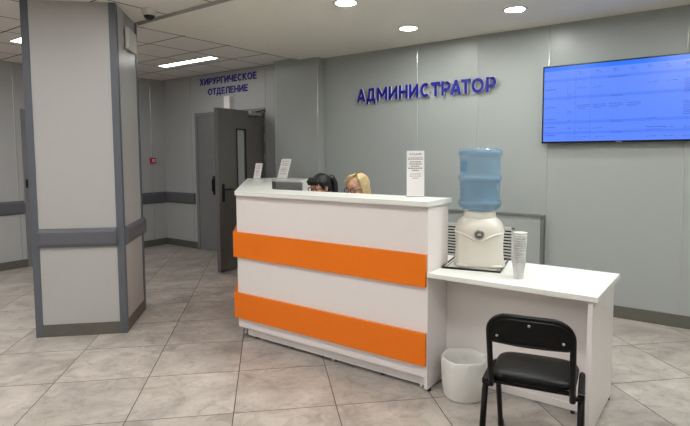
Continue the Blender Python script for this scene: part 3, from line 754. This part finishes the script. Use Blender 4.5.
# backrest: padded board within the arch
m = MB(); N = 24
def bp_outline(inset=0.0):
    hw = HW-0.004-inset; zt = ZTOP-0.004-inset; zb = 0.655+inset; cr = cr_-inset
    p = [(-hw, zb+0.012), (-hw, zt-cr)]+[(-hw+cr-cr*math.cos(a), zt-cr+cr*math.sin(a)) for a in [PI/2*i/6 for i in range(1, 7)]]
    p += [(hw-cr+cr*math.sin(a), zt-cr+cr*math.cos(a)) for a in [PI/2*i/6 for i in range(7)]]
    p += [(hw, zb+0.012), (hw-0.012, zb)]+[(hw-0.012-(2*hw-0.024)*i/6, zb-0.004*math.sin(PI*i/6)) for i in range(1, 6)]+[(-hw+0.012, zb)]
    return p
rings = []
for off, ins in ((-0.010, 0.006), (-0.013, 0.012), (-0.013, 0.012)):
    pass
for off, ins in ((-0.012, 0.010), (-0.006, 0.0), (0.010, 0.0), (0.024, 0.010), (0.028, 0.022)):
    rings.append([m.bm.verts.new((x, yb_(z)+off+0.010*(1-(x/HW)**2)*(-1), z)) for x, z in bp_outline(ins)])
loft(m, rings)
bkr = m.build('backrest', MT['vinyl'], t)
for x, z in ((0.0, 0.755), (-HW+0.035, 0.692), (HW-0.035, 0.692)):
    Ms = Matrix.Translation((x, yb_(z)-0.0135-0.010*(1-(x/HW)**2), z))@Matrix.Rotation(PI/2, 4, 'X')
    MB().lathe([(0, 0.003), (0.005, 0.0025), (0.006, 0.0)], n=12, M=Ms).build('screw', MT['steel'], bkr)
# seat cushion
m = MB(); rings = []
def seat_ring(a, b_, z, e=5, dz=0.0):
    r = []
    for i in range(64):
        th_ = 2*PI*i/64; c, s = math.cos(th_), math.sin(th_)
        x = a*abs(c)**(2/e)*(1 if c >= 0 else -1); y = b_*abs(s)**(2/e)*(1 if s >= 0 else -1)
        r.append(m.bm.verts.new((x*(1+0.04*y/b_), y, z)))
    return r
SZ0 = 0.440
for a, b_, z in ((0.145, 0.150, SZ0), (0.174, 0.155, SZ0+0.004), (0.180, 0.160, SZ0+0.010), (0.180, 0.160, SZ0+0.016), (0.174, 0.156, SZ0+0.026), (0.160, 0.145, SZ0+0.034), (0.12, 0.12, SZ0+0.040), (0.05, 0.06, SZ0+0.042)): rings.append(seat_ring(a, b_, z))
loft(m, rings)
m.build('seat', MT['vinyl'], t)
m = MB(); m.box(-0.165, 0.165, -0.150, -0.13, SZ0-0.014, SZ0).box(-0.165, 0.165, 0.14, 0.165, SZ0-0.014, SZ0)
m.box(-0.172, -0.150, -0.150, 0.150, SZ0-0.014, SZ0).box(0.150, 0.172, -0.150, 0.150, SZ0-0.014, SZ0); m.build('seat_frame', MT['tube'], t)
LX = 0.196
for sx in (-1, 1):
    # leg pair meets under a side plate
    leg_f = MB().tube([(sx*LX, 0.04, SZ0-0.004), (sx*LX, 0.12, SZ0-0.02), (sx*LX, 0.18, SZ0-0.08), (sx*LX, 0.305, 0.012)], 0.0135, n=12).build('leg', MT['tube'], t)
    leg_r = MB().tube([(sx*LX, 0.04, SZ0-0.005), (sx*LX, -0.10, SZ0-0.002), (sx*LX, -0.165, SZ0-0.04), (sx*LX, -0.29, 0.012)], 0.0135, n=12).build('leg', MT['tube'], t)
    brk = MB().box(sx*LX-0.014, sx*LX+0.014, -0.17, 0.03, SZ0-0.018, SZ0+0.010, bev=0.006).build('side_bracket', MT['tube'], t)
    MB().tube([(sx*0.16, -0.17, SZ0-0.012), (sx*(LX), -0.17, SZ0-0.012)], 0.010, n=10).build('cross_bolt', MT['tube'], t)
    for yy in (-0.15, -0.115):
        MB().ball((sx*(LX+0.014), yy, SZ0-0.004), 0.004, n=8).build('screw', MT['steel'], brk)
    for yy, lg in ((0.31, leg_f), (-0.295, leg_r)): MB().lathe([(0, 0), (0.016, 0), (0.016, 0.03), (0.0, 0.03)], c=(sx*LX, yy, 0), n=14).build('rubber_foot', MT['black'], lg)

# ================================================================== NOTICES ON THE COUNTER
def notice(name, x, y, rz, wd, ht, lean, label, rows, heading=None, ink='ink', foot=0.06):
    t = empty(name, (x, y, CZ), rz, label=label, cat='notice')
    Mx = Matrix.Rotation(-lean, 4, 'X')
    MB().box(-wd/2-0.002, wd/2+0.002, 0, 0.002, 0.002, ht).xform(Mx).build('acrylic_stand', mat('clear_acrylic', srgb(225, 228, 228), 0.1, alpha=0.45), t)
    MB().box(-wd/2-0.002, wd/2+0.002, -0.002, foot, 0.0, 0.003).build('stand_foot', mat('clear_acrylic_foot', srgb(225, 228, 228), 0.1, alpha=0.6), t)
    m = MB().box(-wd/2, wd/2, -0.0012, -0.0002, 0.006, ht-0.002)
    for v, w_, h_ in rows:
        # each line is broken into words
        x0 = -w_*wd/2; k = 0
        while x0 < w_*wd/2-0.004:
            ln = min(0.008+0.010*((k*29+int(v*97)) % 5)/5, w_*wd/2-x0)
            m.box(x0, x0+ln, -0.0016, -0.0011, ht*v, ht*v+h_, mi=1); x0 += ln+0.003; k += 1
    m.xform(Mx).build('paper', [MT['paper'], MT[ink]], t)
    if heading:
        me = glyph(heading, 0.0); xs = [v.co.x for v in me.vertices]; ys = [v.co.y for v in me.vertices]
        tw, tz, th_ = heading_dims
        for v in me.vertices:
            v.co = Mx @ Vector(((v.co.x-min(xs))/(max(xs)-min(xs))*tw-tw/2, -0.0015-0.0003*v.co.z, tz+(v.co.y-min(ys))/(max(ys)-min(ys))*th_))
        me.materials.clear(); me.materials.append(MT['inkd'])
        for p in me.polygons: p.material_index = 0
        o = bpy.data.objects.new('heading', me); me.name = 'heading'; col.objects.link(o); o.parent = t
    return t
heading_dims = (0.078, 0.270, 0.015)
rows = [(0.835, .82, .004), (0.805, .88, .004), (0.745, .62, .006), (0.70, .72, .006), (0.655, .52, .006), (0.61, .84, .006), (0.565, .38, .006), (0.49, .6, .004), (0.445, .66, .004), (0.40, .34, .004)]
notice('notice_stand', -1.640, 2.985, math.radians(32), 0.112, 0.302, math.radians(2), 'tall white notice standing on the right end of the desk counter, near the water bottle', rows, 'АКЦИЯ!')
rows2 = [(0.86, .7, .005), (0.74, .6, .005), (0.66, .75, .005), (0.52, .6, .005), (0.44, .75, .005), (0.36, .55, .005), (0.24, .6, .004)]
e1 = on(P0, WL-0.16, 0.06); e2 = on(P0, WL-0.08, 0.35)
notice('notice_stand', e1[0]+0.10, e1[1]-0.02, math.radians(4), 0.105, 0.19, math.radians(15), 'small leaning white notice at the far left end of the desk counter', rows2, ink='inkr', foot=0.08)
notice('notice_stand', -4.22, outline[5][1]+0.08, math.radians(4), 0.145, 0.25, math.radians(22), 'larger leaning white notice on the back shelf of the desk, left of the dark-haired woman', rows2, ink='ink', foot=0.08)

# ================================================================== PEOPLE
def remeshed(mb, name, m, parent, vox=0.006, smooth=4, M=None):
    if M is not None: mb.xform(M)
    bmesh.ops.recalc_face_normals(mb.bm, faces=mb.bm.faces)
    me = bpy.data.meshes.new(name); mb.bm.to_mesh(me); mb.bm.free()
    o = bpy.data.objects.new(name, me); col.objects.link(o)
    r_ = o.modifiers.new('r', 'REMESH'); r_.mode = 'VOXEL'; r_.voxel_size = vox
    s_ = o.modifiers.new('s', 'SMOOTH'); s_.iterations = smooth; s_.factor = 0.5
    dg = bpy.context.evaluated_depsgraph_get(); me2 = bpy.data.meshes.new_from_object(o.evaluated_get(dg))
    o.modifiers.clear(); o.data = me2; me2.name = name; bpy.data.meshes.remove(me)
    for p in me2.polygons: p.use_smooth = True
    me2.materials.clear(); me2.materials.append(m)
    o.parent = parent
    return o
def limb(m, pts, rs, n=14):
    m.tube(pts, rs, n=n)
    for p, r_ in zip(pts, rs): m.ball(p, r_*0.99, n=12)
def bez(a, b_, k): return Vector(a).lerp(Vector(b_), k)
def person(loc_, rz, label, lean, hair, glasses=True, pitch=0.35, zhead=1.15):
    """seated, hands on the work surface; local +y forward"""
    t = empty('person', loc_, rz, label=label, cat='person')
    hz = zhead                       # centre of the head
    H = Vector((0, 0.0, hz))
    RM = Matrix.Translation(H)@Matrix.Rotation(-pitch, 4, 'X')
    sh = Vector((0, -0.10, hz-0.255)); hip = Vector((0, -0.22, 0.55))
    b_ = MB()
    # torso, neck
    for c, rx, ry, rz_ in (((0, -0.205, 0.58), 0.165, 0.115, 0.10), ((0, -0.19, 0.68), 0.135, 0.10, 0.12), ((0, -0.155, 0.80), 0.15, 0.105, 0.13), ((0, -0.11, hz-0.29), 0.145, 0.09, 0.08)):
        b_.ball(c, rx, ry, rz_)
    limb(b_, [(-0.15, -0.11, hz-0.275), (0, -0.10, hz-0.24), (0.15, -0.11, hz-0.275)], [0.05, 0.06, 0.05])
    limb(b_, [(0, -0.085, hz-0.24), (0, -0.055, hz-0.15), (0, -0.02, hz-0.06)], [0.056, 0.052, 0.055])
    # head
    hd = MB()
    hd.ball((0, -0.012, 0.028), 0.076, 0.094, 0.088, n=28)
    hd.ball((0, 0.018, -0.035), 0.060, 0.066, 0.075, n=24)
    hd.ball((0, 0.050, -0.088), 0.026, 0.024, 0.020)
    hd.ball((0, 0.070, 0.030), 0.045, 0.018, 0.035)
    hd.tube([(0, 0.078, 0.012), (0, 0.092, -0.012), (0, 0.100, -0.030)], [0.007, 0.009, 0.012], n=10)
    hd.ball((0, 0.092, -0.033), 0.016, 0.012, 0.009)
    for sx in (-1, 1):
        hd.ball((sx*0.040, 0.060, -0.022), 0.022, 0.018, 0.018)
        hd.ball((sx*0.076, -0.008, -0.005), 0.008, 0.019, 0.031)
    hd.ball((0, 0.078, -0.058), 0.024, 0.010, 0.008)
    hd.xform(RM)
    me_ = bpy.data.meshes.new('tmp'); hd.bm.to_mesh(me_); hd.bm.free(); b_.bm.from_mesh(me_); bpy.data.meshes.remove(me_)
    # arms and hands resting on the working surface
    for sx in (-1, 1):
        S = Vector((sx*0.175, -0.11, hz-0.285)); E_ = Vector((sx*0.235, 0.02, 0.76)); Wr = Vector((sx*0.11, 0.205, 0.765))
        limb(b_, [S, S.lerp(E_, .5), E_], [0.050, 0.043, 0.038]); limb(b_, [E_, E_.lerp(Wr, .4), Wr], [0.038, 0.037, 0.025])
        f = (Wr-E_).normalized(); side = Vector((f.y, -f.x, 0))*sx
        pc = Wr+f*0.055; pc.z = 0.752
        b_.ball(pc, 0.036, 0.045, 0.014); limb(b_, [Wr, pc], [0.023, 0.018])
        for k, (o_, L) in enumerate(((-0.028, 0.058), (-0.010, 0.070), (0.010, 0.074), (0.028, 0.066))):
            base = pc+f*0.03-side*o_
            limb(b_, [base, base+f*L*0.5+Vector((0, 0, 0.008)), base+f*L*0.85-Vector((0, 0, 0.004)), base+f*L-Vector((0, 0, 0.012))], [0.009, 0.0085, 0.008, 0.0065], n=8)
        tb = pc-f*0.015-side*0.028
        limb(b_, [tb, tb-side*0.022+f*0.022, tb-side*0.026+f*0.048], [0.011, 0.0095, 0.008], n=8)
        # legs
        limb(b_, [(sx*0.09, -0.22, 0.53), (sx*0.10, 0.0, 0.54), (sx*0.10, 0.20, 0.53)], [0.085, 0.072, 0.055])
        limb(b_, [(sx*0.10, 0.20, 0.53), (sx*0.10, 0.19, 0.32), (sx*0.10, 0.17, 0.09)], [0.055, 0.050, 0.034])
        limb(b_, [(sx*0.10, 0.16, 0.055), (sx*0.105, 0.29, 0.035)], [0.036, 0.028])
    remeshed(b_, 'body', MT['skin'], t, vox=0.0055, smooth=3)
    # tunic
    c_ = MB()
    for c, rx, ry, rz_ in (((0, -0.205, 0.60), 0.180, 0.130, 0.10), ((0, -0.19, 0.68), 0.150, 0.115, 0.12), ((0, -0.155, 0.80), 0.163, 0.120, 0.135), ((0, -0.11, hz-0.295), 0.155, 0.10, 0.078)):
        c_.ball(c, rx, ry, rz_)
    limb(c_, [(-0.155, -0.11, hz-0.28), (0, -0.105, hz-0.262), (0.155, -0.11, hz-0.28)], [0.056, 0.062, 0.056])
    for sx in (-1, 1):
        S = Vector((sx*0.175, -0.11, hz-0.285)); E_ = Vector((sx*0.235, 0.02, 0.76)); Wr = Vector((sx*0.11, 0.205, 0.765))
        limb(c_, [S, S.lerp(E_, .5), E_, E_.lerp(Wr, .6)], [0.060, 0.054, 0.048, 0.042])
    remeshed(c_, 'tunic', MT['scrub'], t, vox=0.008, smooth=4)
    tr = MB()
    for sx in (-1, 1):
        limb(tr, [(sx*0.09, -0.22, 0.53), (sx*0.10, 0.0, 0.54), (sx*0.10, 0.20, 0.53)], [0.092, 0.080, 0.063])
        limb(tr, [(sx*0.10, 0.20, 0.53), (sx*0.10, 0.19, 0.32), (sx*0.10, 0.17, 0.12)], [0.063, 0.058, 0.050])
    remeshed(tr, 'trousers', MT['trouser'], t, vox=0.009, smooth=3)
    for sx in (-1, 1):
        sh_ = MB(); limb(sh_, [(sx*0.10, 0.145, 0.052), (sx*0.105, 0.22, 0.045), (sx*0.105, 0.30, 0.034)], [0.044, 0.040, 0.034]); sh_.box(sx*0.10-0.04, sx*0.10+0.04, 0.10, 0.33, 0.0, 0.02)
        remeshed(sh_, 'shoe', MT['shoe'], t, vox=0.008, smooth=2)
    # eyes, brows, lips
    for sx in (-1, 1):
        eye = MB().ball((sx*0.031, 0.0735, 0.004), 0.0115, 0.0085, 0.0075, n=14).xform(RM).build('eye', MT['eyew'], t)
        MB().ball((sx*0.031, 0.0815, 0.002), 0.0045, 0.0025, 0.0045, n=12).xform(RM).build('iris', MT['black'], eye)
        MB().tube([(sx*0.014, 0.083, 0.022), (sx*0.032, 0.082, 0.027), (sx*0.050, 0.070, 0.022)], [0.002, 0.0026, 0.0014], n=8).xform(RM).build('eyebrow', MT['hairroot'] if hair == 'blonde' else MT['hairk'], t)
    MB().ball((0, 0.086, -0.057), 0.021, 0.0055, 0.0055, n=16).xform(RM).build('lips', MT['lip'], t)
    if glasses:
        g = MB()
        for sx in (-1, 1):
            ring = [(sx*0.033+0.026*math.cos(a), 0.097-0.004*abs(math.cos(a)), 0.001+0.019*math.sin(a)) for a in [2*PI*i/20 for i in range(20)]]
            g.tube(ring, 0.0036, n=6, close=True)
            g.tube([(sx*0.059, 0.093, 0.006), (sx*0.080, 0.06, 0.008), (sx*0.086, -0.01, 0.004)], 0.0024, n=6)
        g.tube([(-0.009, 0.096, 0.004), (0, 0.098, 0.007), (0.009, 0.096, 0.004)], 0.002, n=6)
        g.xform(RM).build('glasses', MT['black'], t)
    h = MB()
    if hair == 'black':
        h.ball((0, -0.022, 0.038), 0.087, 0.097, 0.092, n=28)
        h.ball((0, -0.055, -0.010), 0.074, 0.062, 0.075, n=24)
        for x in (-0.055, -0.035, -0.015, 0.005, 0.025, 0.045, 0.06):      # fringe
            h.tube([(x*0.8, 0.055, 0.098), (x, 0.085, 0.070), (x*1.05, 0.091-abs(x)*0.25, 0.034)], [0.013, 0.013, 0.007], n=8)
        for sx in (-1, 1): h.tube([(sx*0.070, 0.035, 0.06), (sx*0.080, 0.028, 0.02), (sx*0.080, 0.022, -0.02)], [0.014, 0.012, 0.006], n=8)
        h.ball((0, -0.118, 0.062), 0.028, 0.022, 0.024)
        limb(h, [(0, -0.12, 0.066), (-0.010, -0.155, 0.060), (-0.018, -0.172, 0.01), (-0.020, -0.165, -0.07), (-0.016, -0.150, -0.15), (-0.01, -0.14, -0.20)], [0.020, 0.028, 0.032, 0.032, 0.024, 0.010], n=14)
        remeshed(h, 'hair', MT['hairk'], t, vox=0.005, smooth=2, M=RM)
    else:
        h.ball((0, -0.024, 0.034), 0.086, 0.098, 0.092, n=28)
        h.ball((0, -0.045, -0.030), 0.086, 0.072, 0.085, n=24)
        # side-swept locks from a parting on her left
        for i in range(12):
            u = i/11.0; x0 = -0.035; a = 0.35+u*1.5
            h.tube([(x0, 0.02-0.05*u, 0.122), (x0+0.05, 0.060-0.05*u, 0.110-0.01*u), (0.072, 0.058-0.055*u, 0.060), (0.083, 0.042-0.06*u, 0.005-0.035*u)], [0.010, 0.014, 0.013, 0.006], n=8)
        for i in range(10):
            u = i/9.0
            h.tube([(-0.035, 0.02-0.05*u, 0.122), (-0.066, 0.046-0.06*u, 0.090), (-0.077, 0.034-0.07*u, 0.035), (-0.079, 0.024-0.07*u, -0.035-0.03*u)], [0.010, 0.014, 0.014, 0.006], n=8)
        hair_o = remeshed(h, 'hair', MT['hairb'], t, vox=0.005, smooth=1, M=RM)
        MB().tube([(-0.034, 0.070, 0.106), (-0.036, 0.03, 0.130), (-0.036, -0.03, 0.1345), (-0.034, -0.07, 0.118)], [0.003, 0.005, 0.005, 0.003], n=8).xform(RM).build('hair_parting', MT['hairroot'], t)
    return t
person((-2.998, 3.67, 0), math.radians(180-7), 'seated person with black fringe and ponytail and glasses, behind the reception counter', 0.1, 'black', pitch=0.16, zhead=1.150)
person((-2.435, 3.46, 0), math.radians(180-6), 'seated person with short blonde hair and dark glasses, behind the reception counter', 0.1, 'blonde', pitch=0.14, zhead=1.172)
# office chairs they sit on
def office_chair(x, y, rz, label):
    t = empty('office_chair', (x, y, 0), rz, label=label, cat='chair')
    m = MB(); loft(m, [superring(m, a, b_, z, e=4) for a, b_, z in ((0.19, 0.18, 0.395), (0.22, 0.21, 0.40), (0.225, 0.215, 0.42), (0.21, 0.20, 0.44))]); m.build('seat', MT['vinyl'], t)
    m = MB(); loft(m, [superring(m, a, 0.03, z, e=3, cy=-0.30) for a, z in ((0.15, 0.60), (0.19, 0.63), (0.20, 0.75), (0.18, 0.88), (0.13, 0.90))]); m.build('backrest', MT['vinyl'], t)
    MB().tube([(0, -0.1, 0.39), (0, -0.31, 0.42), (0, -0.345, 0.7)], 0.015).build('back_bar', MT['tube'], t)
    MB().tube([(0, 0, 0.08), (0, 0, 0.40)], 0.025).build('column', MT['tube'], t)
    for k in range(5):
        a = 2*PI*k/5+0.3
        MB().tube([(0, 0, 0.09), (0.25*math.cos(a), 0.25*math.sin(a), 0.06)], [0.022, 0.014]).build('leg', MT['tube'], t)
        MB().ball((0.25*math.cos(a), 0.25*math.sin(a), 0.026), 0.026, n=12).build('castor', MT['black'], t)
    return t
office_chair(-2.998+0.03, 3.67+0.21, math.radians(173), 'black office chair under the person with the ponytail, behind the desk')
office_chair(-2.435+0.02, 3.46+0.21, math.radians(174), 'black office chair under the blonde person, behind the desk')
